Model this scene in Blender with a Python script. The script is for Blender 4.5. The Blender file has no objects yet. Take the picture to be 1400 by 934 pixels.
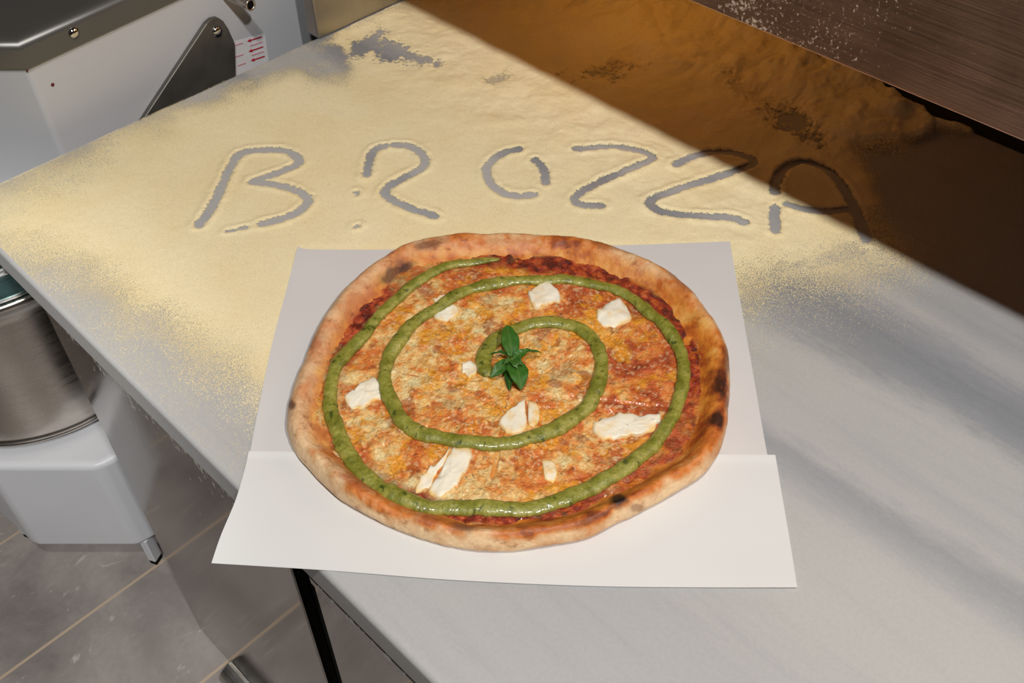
import bpy, bmesh, math, random
import numpy as np
from mathutils import Vector, Matrix

random.seed(4)
SC = bpy.context.scene
COL = SC.collection

# ------------------------------------------------------------------ camera model (1400 x 934 photograph)
FPX = 1335.0
TH = math.radians(46.5)
CT, ST = math.cos(TH), math.sin(TH)
R_ = np.array([.6975, -.7166]); R_ = R_ / np.linalg.norm(R_)     # camera right on the ground
F_ = np.array([-R_[1], R_[0]])                                    # camera forward on the ground
CAMZ = 1.5
ZT = 0.80                                                         # worktop height

def ray(px, py):
    u = px - 700.0; v = py - 467.0
    f = FPX * CT - v * ST
    dn = FPX * ST + v * CT
    return (u * R_[0] + f * F_[0], u * R_[1] + f * F_[1], -dn)

def P(px, py, z=ZT):
    d = ray(px, py); t = (CAMZ - z) / (-d[2])
    return Vector((d[0] * t, d[1] * t, z))

def PN(px, py, z=ZT):                      # vectorised
    d = ray(px, py); t = (CAMZ - z) / (-d[2])
    return d[0] * t, d[1] * t

def PP(px, py, pt, nrm):                   # onto any plane
    d = Vector(ray(px, py)); C = Vector((0, 0, CAMZ))
    t = (Vector(pt) - C).dot(nrm) / d.dot(nrm)
    return C + d * t

def proj(x, y, z):
    r = x * R_[0] + y * R_[1]; f = x * F_[0] + y * F_[1]; D = CAMZ - z
    dep = f * CT + D * ST
    return 700 + r / dep * FPX, 467 + (D * CT - f * ST) / dep * FPX

def G(r, f, z):                            # camera-ground frame -> world
    return Vector((r * R_[0] + f * F_[0], r * R_[1] + f * F_[1], z))

# ------------------------------------------------------------------ noise
def _h(ix, iy, s):
    n = (ix.astype(np.int64) * 374761393 + iy.astype(np.int64) * 668265263 + s * 974634777) & 0x7fffffff
    n = (n ^ (n >> 13)) * 1274126177 & 0x7fffffff
    n = (n ^ (n >> 16)) & 0xffff
    return n / 65535.0

def vn(x, y, s=0):
    ix = np.floor(x); iy = np.floor(y); fx = x - ix; fy = y - iy
    fx = fx * fx * fx * (fx * (fx * 6 - 15) + 10); fy = fy * fy * fy * (fy * (fy * 6 - 15) + 10)
    a = _h(ix, iy, s); b = _h(ix + 1, iy, s); c = _h(ix, iy + 1, s); d = _h(ix + 1, iy + 1, s)
    return (a + (b - a) * fx) * (1 - fy) + (c + (d - c) * fx) * fy

def fbm(x, y, sc, oc=4, s=0, g=.5):
    x = np.asarray(x, float) * sc; y = np.asarray(y, float) * sc
    t = 0; a = 1; w = 0
    for o in range(oc):
        ca, sa = math.cos(o * 1.1 + .4), math.sin(o * 1.1 + .4)
        t = t + a * vn((x * ca - y * sa) * 2 ** o + 17.3 * o, (x * sa + y * ca) * 2 ** o + 9.1 * o, s + o * 7); w += a; a *= g
    return t / w

def vn3(x, y, z, s=0):
    iz = np.floor(z); fz = z - iz; fz = fz * fz * (3 - 2 * fz)
    o = (iz.astype(np.int64) * 57 + s).astype(np.int64)
    def lay(k):
        ix = np.floor(x); iy = np.floor(y); fx = x - ix; fy = y - iy
        fx = fx * fx * (3 - 2 * fx); fy = fy * fy * (3 - 2 * fy); sd = o + 57 * k
        a = _h(ix, iy, sd); b = _h(ix + 1, iy, sd); c = _h(ix, iy + 1, sd); d = _h(ix + 1, iy + 1, sd)
        return (a + (b - a) * fx) * (1 - fy) + (c + (d - c) * fx) * fy
    return lay(0) * (1 - fz) + lay(1) * fz

def fbm3(x, y, z, sc, oc=4, s=0, g=.5):
    t = 0; a = 1; w = 0
    for o in range(oc):
        k = sc * 2 ** o; ca, sa = math.cos(o * 1.1 + .4), math.sin(o * 1.1 + .4)
        t = t + a * vn3((x * ca - y * sa) * k + 17.3 * o, (x * sa + y * ca) * k + 9.1 * o, z * k + 3.7 * o, s + o * 7); w += a; a *= g
    return t / w

def ss(a, b, x):
    t = np.clip((x - a) / (b - a), 0, 1); return t * t * (3 - 2 * t)

def lin(r, g, b):
    f = lambda c: (c / 255 / 12.92) if c / 255 < .04045 else ((c / 255 + .055) / 1.055) ** 2.4
    return np.array([f(r), f(g), f(b)])

# ------------------------------------------------------------------ mesh helpers
def tag(o, label=None, cat=None, group=None, kind=None):
    if label: o['label'] = label
    if cat: o['category'] = cat
    if group: o['group'] = group
    if kind: o['kind'] = kind
    return o

def link(name, me, mat=None, parent=None):
    o = bpy.data.objects.new(name, me); COL.objects.link(o)
    if mat is not None: me.materials.append(mat)
    if parent is not None:
        o.parent = parent
        o.matrix_parent_inverse = parent.matrix_world.inverted()
    return o

def empty(name, loc, rz=0):
    o = bpy.data.objects.new(name, None); o.empty_display_size = .05
    COL.objects.link(o)
    o.matrix_world = Matrix.Translation(Vector(loc)) @ Matrix.Rotation(rz, 4, 'Z')
    o.location = loc; o.rotation_euler = (0, 0, rz)
    return o

def mesh_np(name, V, Fq, mat, parent=None, smooth=True, col=None, attrs=None):
    me = bpy.data.meshes.new(name)
    V = np.asarray(V, np.float32); Fq = np.asarray(Fq, np.int32)
    n, k = Fq.shape
    me.vertices.add(len(V)); me.vertices.foreach_set('co', V.ravel())
    me.loops.add(n * k); me.loops.foreach_set('vertex_index', Fq.ravel())
    me.polygons.add(n)
    me.polygons.foreach_set('loop_start', np.arange(0, n * k, k, dtype=np.int32))
    me.polygons.foreach_set('use_smooth', np.full(n, smooth))
    me.update(calc_edges=True); me.validate()
    if col is not None:
        a = me.color_attributes.new('Col', 'FLOAT_COLOR', 'POINT')
        c = np.ones((len(V), 4), np.float32); c[:, :3] = col
        a.data.foreach_set('color', c.ravel())
    for k_, v_ in (attrs or {}).items():
        a = me.attributes.new(k_, 'FLOAT', 'POINT'); a.data.foreach_set('value', np.asarray(v_, np.float32).ravel())
    return link(name, me, mat, parent)

def grid_faces(nu, nv, wrap_v=False):
    i = np.arange(nu - 1)[:, None]; j = np.arange(nv if wrap_v else nv - 1)[None, :]
    j2 = (j + 1) % nv
    f = np.stack([i * nv + j + 0 * j2, (i + 1) * nv + j, (i + 1) * nv + j2, i * nv + j2 + 0 * j], -1)
    return f.reshape(-1, 4)

def bm_obj(name, bm, mat, parent=None, smooth=False):
    me = bpy.data.meshes.new(name); bmesh.ops.recalc_face_normals(bm, faces=bm.faces[:])
    bm.to_mesh(me); bm.free()
    if smooth:
        for p in me.polygons: p.use_smooth = True
    return link(name, me, mat, parent)

def bev(bm, w, seg=3, edges=None):
    if w > 0:
        bmesh.ops.bevel(bm, geom=edges or bm.edges[:], offset=w, segments=seg, profile=.5, affect='EDGES', clamp_overlap=True)

def box_bm(lo, hi, w=0, seg=3):
    bm = bmesh.new(); bmesh.ops.create_cube(bm, size=1)
    for v in bm.verts:
        v.co = Vector([(lo[i] + hi[i]) / 2 + v.co[i] * (hi[i] - lo[i]) for i in range(3)])
    bev(bm, w, seg); return bm

def box(name, lo, hi, mat, parent=None, w=0, seg=3):
    o = bm_obj(name, box_bm(lo, hi, w, seg), mat, parent, smooth=w > 0)
    if w > 0: wn(o)
    return o

def wn(o):
    m = o.modifiers.new('wn', 'WEIGHTED_NORMAL'); m.keep_sharp = False
    return o

def prism(name, pts, mat, parent, dvec, w=0, seg=3):
    """pts: list of Vectors (planar), extruded along dvec"""
    bm = bmesh.new(); d = Vector(dvec)
    a = [bm.verts.new(p) for p in pts]; b = [bm.verts.new(Vector(p) + d) for p in pts]
    bm.faces.new(a); bm.faces.new(b[::-1]); n = len(pts)
    for i in range(n): bm.faces.new((a[i], b[i], b[(i + 1) % n], a[(i + 1) % n]))
    bmesh.ops.recalc_face_normals(bm, faces=bm.faces[:])
    bev(bm, w, seg)
    o = bm_obj(name, bm, mat, parent, smooth=w > 0)
    if w > 0: wn(o)
    return o

def lathe(name, prof, cen, mat, parent, n=96, axis=None):
    """prof: (radius, along) ; axis: Vector, default +Z"""
    ax = Vector(axis or (0, 0, 1)).normalized(); q = Vector((0, 0, 1)).rotation_difference(ax)
    V = []
    for r, z in prof:
        for k in range(n):
            a = 2 * math.pi * k / n
            V.append(Vector(cen) + q @ Vector((max(r, 1e-5) * math.cos(a), max(r, 1e-5) * math.sin(a), z)))
    return mesh_np(name, np.array([tuple(v) for v in V]), grid_faces(len(prof), n, True), mat, parent)

# ------------------------------------------------------------------ materials
class NT:
    def __init__(s, name):
        s.m = bpy.data.materials.new(name); s.m.use_nodes = True
        s.t = s.m.node_tree; s.n = s.t.nodes; s.l = s.t.links
        s.b = s.n['Principled BSDF']; s.out = s.n['Material Output']
    def new(s, t, **kw):
        o = s.n.new(t)
        for k, v in kw.items(): setattr(o, k, v)
        return o
    def set(s, **kw):
        for k, v in kw.items():
            s.b.inputs[k.replace('_', ' ')].default_value = v
    def coord(s, sc=(1, 1, 1), rot=(0, 0, 0)):
        tc = s.new('ShaderNodeTexCoord'); mp = s.new('ShaderNodeMapping')
        mp.inputs['Scale'].default_value = sc; mp.inputs['Rotation'].default_value = rot
        s.l.new(tc.outputs['Object'], mp.inputs['Vector']); return mp.outputs[0]
    def noise(s, vec, scale, detail=3, rough=.5, dist=0):
        o = s.new('ShaderNodeTexNoise'); s.l.new(vec, o.inputs['Vector'])
        o.inputs['Scale'].default_value = scale; o.inputs['Detail'].default_value = detail
        o.inputs['Roughness'].default_value = rough; o.inputs['Distortion'].default_value = dist
        return o.outputs['Fac']
    def ramp(s, fac, stops):
        o = s.new('ShaderNodeValToRGB'); s.l.new(fac, o.inputs[0]); e = o.color_ramp.elements
        while len(e) < len(stops): e.new(.5)
        for i, (p, c) in enumerate(stops):
            e[i].position = p; e[i].color = (*c[:3], 1) if hasattr(c, '__len__') else (c, c, c, 1)
        return o.outputs[0]
    def mrange(s, v, a, b, c, d):
        o = s.new('ShaderNodeMapRange'); s.l.new(v, o.inputs[0])
        for i, k in enumerate((a, b, c, d)): o.inputs[i + 1].default_value = k
        return o.outputs[0]
    def mix(s, fac, a, b, mode='MIX'):
        o = s.new('ShaderNodeMix', data_type='RGBA', blend_type=mode)
        for sock, v in ((o.inputs['Factor'], fac), (o.inputs['A'], a), (o.inputs['B'], b)):
            if hasattr(v, 'is_linked') or isinstance(v, bpy.types.NodeSocket): s.l.new(v, sock)
            elif hasattr(v, '__len__'): sock.default_value = (*v[:3], 1)
            else: sock.default_value = v
        return o.outputs['Result']
    def math(s, op, a, b=0):
        o = s.new('ShaderNodeMath', operation=op)
        for i, v in enumerate((a, b)):
            if isinstance(v, bpy.types.NodeSocket): s.l.new(v, o.inputs[i])
            else: o.inputs[i].default_value = v
        return o.outputs[0]
    def bump(s, h, strength, dist):
        o = s.new('ShaderNodeBump'); o.inputs['Strength'].default_value = strength
        o.inputs['Distance'].default_value = dist; s.l.new(h, o.inputs['Height'])
        s.l.new(o.outputs[0], s.b.inputs['Normal'])
    def attr(s, name):
        return s.new('ShaderNodeAttribute', attribute_name=name)
    def col(s, v): s.l.new(v, s.b.inputs['Base Color'])
    def rough(s, v): s.l.new(v, s.b.inputs['Roughness'])

def c4(c): return (float(c[0]), float(c[1]), float(c[2]), 1)

def plain(name, rgb, rough=.5, metal=0, var=.06, sc=60, spec=.5, bump=0):
    m = NT(name); c = lin(*rgb)
    f = m.noise(m.coord(), sc, 4)
    m.col(m.ramp(f, [(.3, c * (1 - var)), (.7, np.minimum(c * (1 + var), 1))]))
    m.set(Metallic=metal, Specular_IOR_Level=spec)
    m.rough(m.mrange(f, .3, .7, rough * .85, min(1, rough * 1.15)))
    if bump: m.bump(f, bump, .001)
    return m.m

def steel(name, rgb, rough, stretch=(4, 4, 400), scr=.15, dust=None):
    m = NT(name); c = lin(*rgb)
    f = m.noise(m.coord(stretch), 3, 4, .6)
    g = m.noise(m.coord(), 9, 5, .6)
    base = m.ramp(g, [(.3, c * .85), (.7, np.minimum(c * 1.1, 1))])
    m.set(Metallic=1.0)
    rr = m.math('ADD', m.mrange(f, .25, .75, rough * .8, rough * 1.2), m.mrange(g, .3, .7, -.02, .04))
    if dust:
        tc = m.new('ShaderNodeTexCoord'); sx = m.new('ShaderNodeSeparateXYZ'); m.l.new(tc.outputs['Object'], sx.inputs[0])
        if dust[0] == 'top':                     # flour scraped down from the worktop edge
            dn = m.noise(m.coord((1, 1, .35), (.5, 0, 0)), 170, 5, .62)
            w = m.mrange(sx.outputs['Z'], ZT - .30, ZT - .06, 0.0, .14)
            w2 = m.mrange(sx.outputs['Z'], ZT - .085, ZT - .05, 0.0, .10)
            dm = m.mrange(m.math('ADD', dn, m.math('ADD', w, w2)), .77, .81, 0, .8)
        else:                                    # dusty patch on the shelf front
            dn = m.noise(m.coord((1, 1, 1)), 330, 4, .7)
            wy = m.math('SUBTRACT', 1.0, m.math('ABSOLUTE', m.math('MULTIPLY', m.math('SUBTRACT', sx.outputs['Y'], .40), 7.0)))
            big = m.noise(m.coord(), 30, 3)
            dm = m.mrange(m.math('ADD', m.math('ADD', dn, m.math('MULTIPLY', wy, .13)), m.math('MULTIPLY', m.math('SUBTRACT', big, .5), .3)), .66, .76, 0, .55)
        base = m.mix(dm, base, lin(*dust[1]))
        mt = m.math('SUBTRACT', 1.0, dm); m.l.new(mt, m.b.inputs['Metallic'])
        rr = m.math('ADD', rr, m.math('MULTIPLY', dm, .5))
    m.col(base); m.rough(rr)
    m.bump(f, scr, .0004)
    return m.m

def mat_marble():
    m = NT('marble')
    tc = m.new('ShaderNodeTexCoord'); sx = m.new('ShaderNodeSeparateXYZ'); m.l.new(tc.outputs['Object'], sx.inputs[0])
    n1 = m.noise(m.coord((5, 1.2, 1)), 1.6, 4, .55, .3)
    n2 = m.noise(m.coord((22, 2.2, 1)), 1.9, 5, .65, .3)
    n3 = m.noise(m.coord(), 300, 2, .5); n4 = m.noise(m.coord(), 5, 3, .5); n5 = m.noise(m.coord((3, 1, 1)), 40, 4, .7)
    w = m.math('ADD', sx.outputs['X'], m.math('MULTIPLY', m.math('SUBTRACT', n1, .5), .075))
    w = m.math('ADD', w, m.math('MULTIPLY', m.math('SUBTRACT', n2, .5), .035))
    w = m.math('ADD', w, m.math('MULTIPLY', m.math('SUBTRACT', n5, .5), .03))
    L = (198, 196, 193)
    st = [(.15, (196, 195, 193)), (.34, (190, 189, 189)), (.42, L), (.515, L), (.545, (176, 177, 179)), (.562, (168, 169, 172)), (.59, (194, 192, 190)), (.67, (200, 197, 193)), (.692, (166, 167, 170)), (.722, (150, 152, 156)), (.748, (162, 163, 167)), (.785, (190, 188, 187)), (.82, (172, 173, 175)), (.87, (190, 189, 189)), (1.0, (186, 186, 187))]
    a = m.ramp(w, [(p, lin(*c)) for p, c in st])
    b = m.ramp(n2, [(.30, (.90, .905, .92)), (.48, (.98, .98, .98)), (.75, (1, 1, 1))])
    c = m.mix(1.0, a, b, 'MULTIPLY')
    d = m.ramp(n3, [(.3, (.94, .94, .94)), (.7, (1, 1, 1))])
    c = m.mix(1.0, c, m.ramp(n4, [(.3, (.96, .96, .97)), (.7, (1, .995, .99))]), 'MULTIPLY')
    m.col(m.mix(1.0, m.mix(1.0, c, (.92, .92, .92), 'MULTIPLY'), d, 'MULTIPLY'))
    m.set(Specular_IOR_Level=.3)
    m.rough(m.mrange(n2, .3, .7, .46, .38))
    return m.m

def mat_floor():
    m = NT('floor_tile'); v = m.coord()
    n1 = m.noise(v, 5, 6, .6, .6); n2 = m.noise(m.coord((1, 3, 1), (0, 0, .9)), 9, 5, .65, 2.5); n3 = m.noise(v, 90, 4, .6)
    a = m.ramp(n1, [(.3, lin(112, 106, 103)), (.5, lin(138, 131, 127)), (.7, lin(160, 152, 147))])
    vein = m.ramp(n2, [(.62, (0, 0, 0)), (.70, (1, 1, 1)), (.78, (0, 0, 0))])
    a = m.mix(m.math('MULTIPLY', vein, .6), a, lin(196, 188, 180))
    a = m.mix(m.mrange(n3, .3, .7, 0, .2), a, lin(95, 90, 88))
    tc = m.new('ShaderNodeTexCoord'); sx = m.new('ShaderNodeSeparateXYZ'); m.l.new(tc.outputs['Object'], sx.inputs[0])
    def groove(sock, off, pitch, w):
        q = m.math('MODULO', m.math('ADD', sock, 40 * pitch - off), pitch)
        q = m.math('ABSOLUTE', m.math('SUBTRACT', q, pitch / 2))
        return m.math('GREATER_THAN', q, pitch / 2 - w)
    g = m.math('MAXIMUM', groove(sx.outputs['Y'], .825, .236, .0026), groove(sx.outputs['X'], -.62, 1.2, .0026))
    m.col(m.mix(g, a, lin(168, 150, 130)))
    m.rough(m.mrange(n1, .3, .7, .26, .42)); m.set(Specular_IOR_Level=.5)
    return m.m

def mat_flour():
    m = NT('semolina'); v = m.coord()
    at = m.attr('dens')
    n = m.noise(v, 1150, 1, .5); n2 = m.noise(v, 560, 3, .6); n3 = m.noise(v, 14, 4, .55)
    nn = m.mrange(m.math('ADD', m.math('MULTIPLY', n, .7), m.math('MULTIPLY', n2, .3)), .34, .66, .04, .96)
    al = m.math('MULTIPLY', m.math('SUBTRACT', at.outputs['Fac'], nn), 7)
    al = m.math('ADD', al, .5); cl = m.new('ShaderNodeClamp'); m.l.new(al, cl.inputs[0])
    c1 = m.ramp(n3, [(.3, lin(247, 228, 180)), (.7, lin(252, 237, 196))])
    c2 = m.ramp(n2, [(.32, (.87, .855, .82)), (.5, (.97, .965, .955)), (.68, (1, 1, 1))])
    m.col(m.mix(1.0, c1, c2, 'MULTIPLY'))
    m.set(Roughness=.95, Specular_IOR_Level=.1)
    m.bump(n, .25, .0004)
    m.l.new(cl.outputs[0], m.b.inputs['Alpha'])
    return m.m

def mat_col(name, rough, spec=.5, coat=0, bump=None, sss=0, coatr=.15, speck=None):
    m = NT(name); at = m.attr('Col'); v = m.coord()
    c = at.outputs['Color']
    if speck:
        n = m.noise(v, speck[0], 3, .6)
        c = m.mix(m.math('MULTIPLY', m.mrange(n, speck[1], speck[1] + .06, 0, 1), speck[3]), c, lin(*speck[2]))
    m.col(c); m.set(Roughness=rough, Specular_IOR_Level=spec, Coat_Weight=coat, Coat_Roughness=coatr)
    if sss:
        m.set(Subsurface_Weight=sss, Subsurface_Scale=.004, Subsurface_Radius=(1, .6, .35))
    if bump:
        n = m.noise(v, bump[0], 4, .6); m.bump(n, bump[1], bump[2])
    return m.m

MARBLE = mat_marble(); FLOOR = mat_floor(); FLOUR = mat_flour()
STEEL_DOOR = steel('door_steel', (150, 143, 137), .075, (3, 3, 300), .05, dust=('top', (222, 218, 210)))
STEEL_FASCIA = steel('fascia_steel', (206, 166, 142), .36, (3, 3, 500), .25, dust=('spot', (214, 204, 186)))
STEEL_SIDE = steel('side_steel', (175, 168, 158), .38, (60, 3, 3), .2)
STEEL_LID = plain('lid_coating', (92, 90, 87), .36, metal=.4, var=.04, sc=6)
STEEL_ARM = plain('arm_steel', (104, 101, 95), .42, metal=.6, var=.18, sc=28)
STEEL_BOWL = steel('bowl_steel', (190, 182, 174), .27, (2, 2, 60), .05)
KICK = steel('kick_steel', (205, 202, 198), .36, (3, 3, 3), .02)
CHROME = steel('chrome', (215, 213, 210), .12, (3, 3, 3), .02)
BLACK = plain('black_rubber', (14, 14, 14), .8, spec=.1)
BODY_DARK = plain('cabinet_dark', (40, 38, 36), .5)
WHITE = plain('mixer_enamel', (188, 189, 193), .38, var=.02, sc=8)
RED = plain('red_ink', (178, 30, 48), .6)
PINK = plain('pale_red_ink', (205, 150, 158), .6)
STICK = plain('sticker_vinyl', (222, 220, 222), .45, var=.02)
WALL = plain('wall_paint', (58, 54, 50), .8)

def mat_paper(name, rgb):
    m = NT(name); n = m.noise(m.coord(), 7, 3); n2 = m.noise(m.coord(), 500, 3)
    c = lin(*rgb); m.col(m.ramp(n, [(.3, c * .97), (.7, c)]))
    m.set(Roughness=.75, Specular_IOR_Level=.2)
    h = m.math('ADD', m.math('MULTIPLY', n, 1), m.math('MULTIPLY', n2, .02)); m.bump(h, .3, .002)
    return m.m
PAPER_B = mat_paper('greaseproof_paper', (217, 213, 211))
PAPER_F = mat_paper('white_paper', (224, 223, 221))

def mat_glass():
    m = NT('tinted_cover'); f = m.noise(m.coord(), 20, 2)
    m.col(m.ramp(f, [(.3, (.30, .52, .53)), (.7, (.38, .6, .6))]))
    m.set(Roughness=.06, Transmission_Weight=.92, IOR=1.45)
    return m.m
GLASS = mat_glass()

# ------------------------------------------------------------------ setting
def plane_box(name, lo, hi, mat):
    o = box(name, lo, hi, mat); tag(o, kind='structure'); return o
plane_box('floor', (-2.2, -2.2, -.05), (1.24, 2.6, 0), FLOOR)
plane_box('wall_back', (1.14, -2.2, 0), (1.24, 2.6, 2.9), WALL)

# ------------------------------------------------------------------ worktop
XF, XB, YL, YR = .185, 1.135, 1.071, -1.35
bm = box_bm((XF, YR, ZT - .042), (XB, YL, ZT), .006, 4)
slab = bm_obj('marble_worktop', bm, MARBLE, None, True); wn(slab)
tag(slab, 'pale grey veined marble worktop slab dusted with yellow flour', 'worktop')

# cabinet under the slab
cab = tag(empty('counter_cabinet', (.6, -.2, 0)), 'brushed steel cabinet with flush doors beneath the marble worktop', 'cabinet')
box('body', (.212, YR + .02, 0.0), (1.12, .890, ZT - .0425), BODY_DARK, cab, .002)
d1 = box('door', (.190, .466, .004), (.211, .905, ZT - .048), STEEL_DOOR, cab, .002)
d2 = box('door', (.190, -.25, .004), (.211, .4285, ZT - .064), STEEL_DOOR, cab, .002)
box('top_rail', (.1872, -.25, ZT - .0605), (.211, .4275, ZT - .0475), STEEL_DOOR, cab, .0025)
box('door_gap_filler', (.203, .430, .004), (.2115, .4645, ZT - .046), BLACK, cab, .0005)  # black strip fills the gap, its dark recess put in as colour
pts = []
for k in range(9):
    a = math.pi / 2 * k / 8
    pts.append(Vector((.1895 - .028 * math.cos(a), .806, .002 + .026 * math.sin(a))))
pts = [Vector((.1895, .806, .001)), Vector((.1615, .806, .001))] + pts
prism('kick_moulding', pts, KICK, cab, (0, -1.0, 0))

# ------------------------------------------------------------------ overshelf
osf = tag(empty('steel_overshelf', (.95, .2, ZT)), 'brushed steel shelf unit on the back of the worktop casting a shadow', 'shelf')
ZB = ZT + .276; TILT = .07
xs0 = .700
pts = [Vector((xs0, 1.0615, ZB)), Vector((xs0 + TILT, 1.0615, ZB + .42)), Vector((1.132, 1.0615, ZB + .42)), Vector((1.132, 1.0615, ZB + .02)), Vector((xs0 + .03, 1.0615, ZB + .02)), Vector((xs0 + .012, 1.0615, ZB))]
prism('fascia_box', pts, STEEL_FASCIA, osf, (0, -2.3, 0), .0015, 2)
box('side_panel', (.704, 1.062, ZT + .0005), (1.132, 1.088, ZB + .42), STEEL_SIDE, osf, .003)

# ------------------------------------------------------------------ flour
STROKES = [
 [(272.5,308),(288.6,285.7),(302,258)], [(304,254),(314,231),(327,212),(346,207),(378.6,206),(398,210),(409,220),(406,226),(391,232.7),(366,242),(346,249),(372,252),(401,260),(419,270),(419,279),(407.5,290.5),(385,300),(359,306.6)],
 [(338,311.5),(311,317)],
 [(526,200.5),(513.5,205),(506,218),(501,240)], [(539,199),(558.5,200.5),(574.6,210),(581,221.4),(574,232.7),(549,245.5),(531,256.8),(527,266.4),(539,276),(565,287),(594,296.3)],
 [(709,205),(687,210.6),(669,225),(665,239),(673,254),(689,265),(710.6,269),(728,267)], [(732,219.6),(743.5,232),(746,250)],
 [(788,204.6),(821,202.5),(860.5,204.5),(886,212.5),(890,219.6),(864,232),(828.4,246.4),(799,260.6),(785,273),(795,281),(821,282)],
 [(924,226),(943,216),(971,210),(1003.5,211),(1027,218),(1028,226),(1007,235),(964,247.5),(921,262),(892,274),(889,283),(907,291),(950,296.5),(996,298),(1017,305)],
 [(1059,316),(1059,285)], [(1059,264),(1060,253),(1071,234),(1093,225),(1121,231),(1143,247),(1160.6,271),(1173,299),(1184,328)],
 [(1076,280),(1100,287),(1136,290),(1160.6,287)],
 [(487,264),(489,266)], [(486,311),(490,310)],
]
WID = [5.2,4.9,1.9,4.6,4.9,4.9,4.9,4.7,5.0,5.4,5.6,4.9,2.6,2.0]   # half widths, mm

def seg_dist(x, y, pl):
    d = np.full(x.shape, 9.)
    for a, b in zip(pl[:-1], pl[1:]):
        ax, ay, bx, by = a[0], a[1], b[0], b[1]
        dx, dy = bx - ax, by - ay; L = dx * dx + dy * dy + 1e-12
        t = np.clip(((x - ax) * dx + (y - ay) * dy) / L, 0, 1)
        d = np.minimum(d, np.hypot(x - ax - t * dx, y - ay - t * dy))
    return d

def catmull(pts, n=6):
    pts = [np.array(p, float) for p in pts]
    if len(pts) < 3: return [tuple(p) for p in pts]
    out = []
    q = [2 * pts[0] - pts[1]] + pts + [2 * pts[-1] - pts[-2]]
    for i in range(1, len(q) - 2):
        p0, p1, p2, p3 = q[i - 1:i + 3]
        for k in range(n):
            t = k / n
            out.append(tuple(.5 * (2 * p1 + (p2 - p0) * t + (2 * p0 - 5 * p1 + 4 * p2 - p3) * t * t + (3 * p1 - p0 - 3 * p2 + p3) * t ** 3)))
    out.append(tuple(pts[-1])); return out

def poly_sd(x, y, poly):
    """signed distance, positive inside"""
    poly = list(poly); d = seg_dist(x, y, poly + [poly[0]])
    big = np.full(x.shape, 1e9)
    for a, b in zip(poly, poly[1:] + poly[:1]):
        dx, dy = b[0] - a[0], b[1] - a[1]; L = dx * dx + dy * dy + 1e-9
        t = np.clip(((x - a[0]) * dx + (y - a[1]) * dy) / L, 0, 1)
        big = np.minimum(big, np.hypot(x - a[0] - t * dx, y - a[1] - t * dy))
    ins = np.zeros(x.shape, bool)
    for a, b in zip(poly, poly[1:] + poly[:1]):
        c = ((a[1] > y) != (b[1] > y)); den = (b[1] - a[1]) if b[1] != a[1] else 1e-9
        ins ^= c & (x < (b[0] - a[0]) * (y - a[1]) / den + a[0])
    return np.where(ins, big, -big)

PAPER_ALL = [(407,337),(998,330),(1053,640),(1090,803),(289,770),(340,617)]
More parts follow.
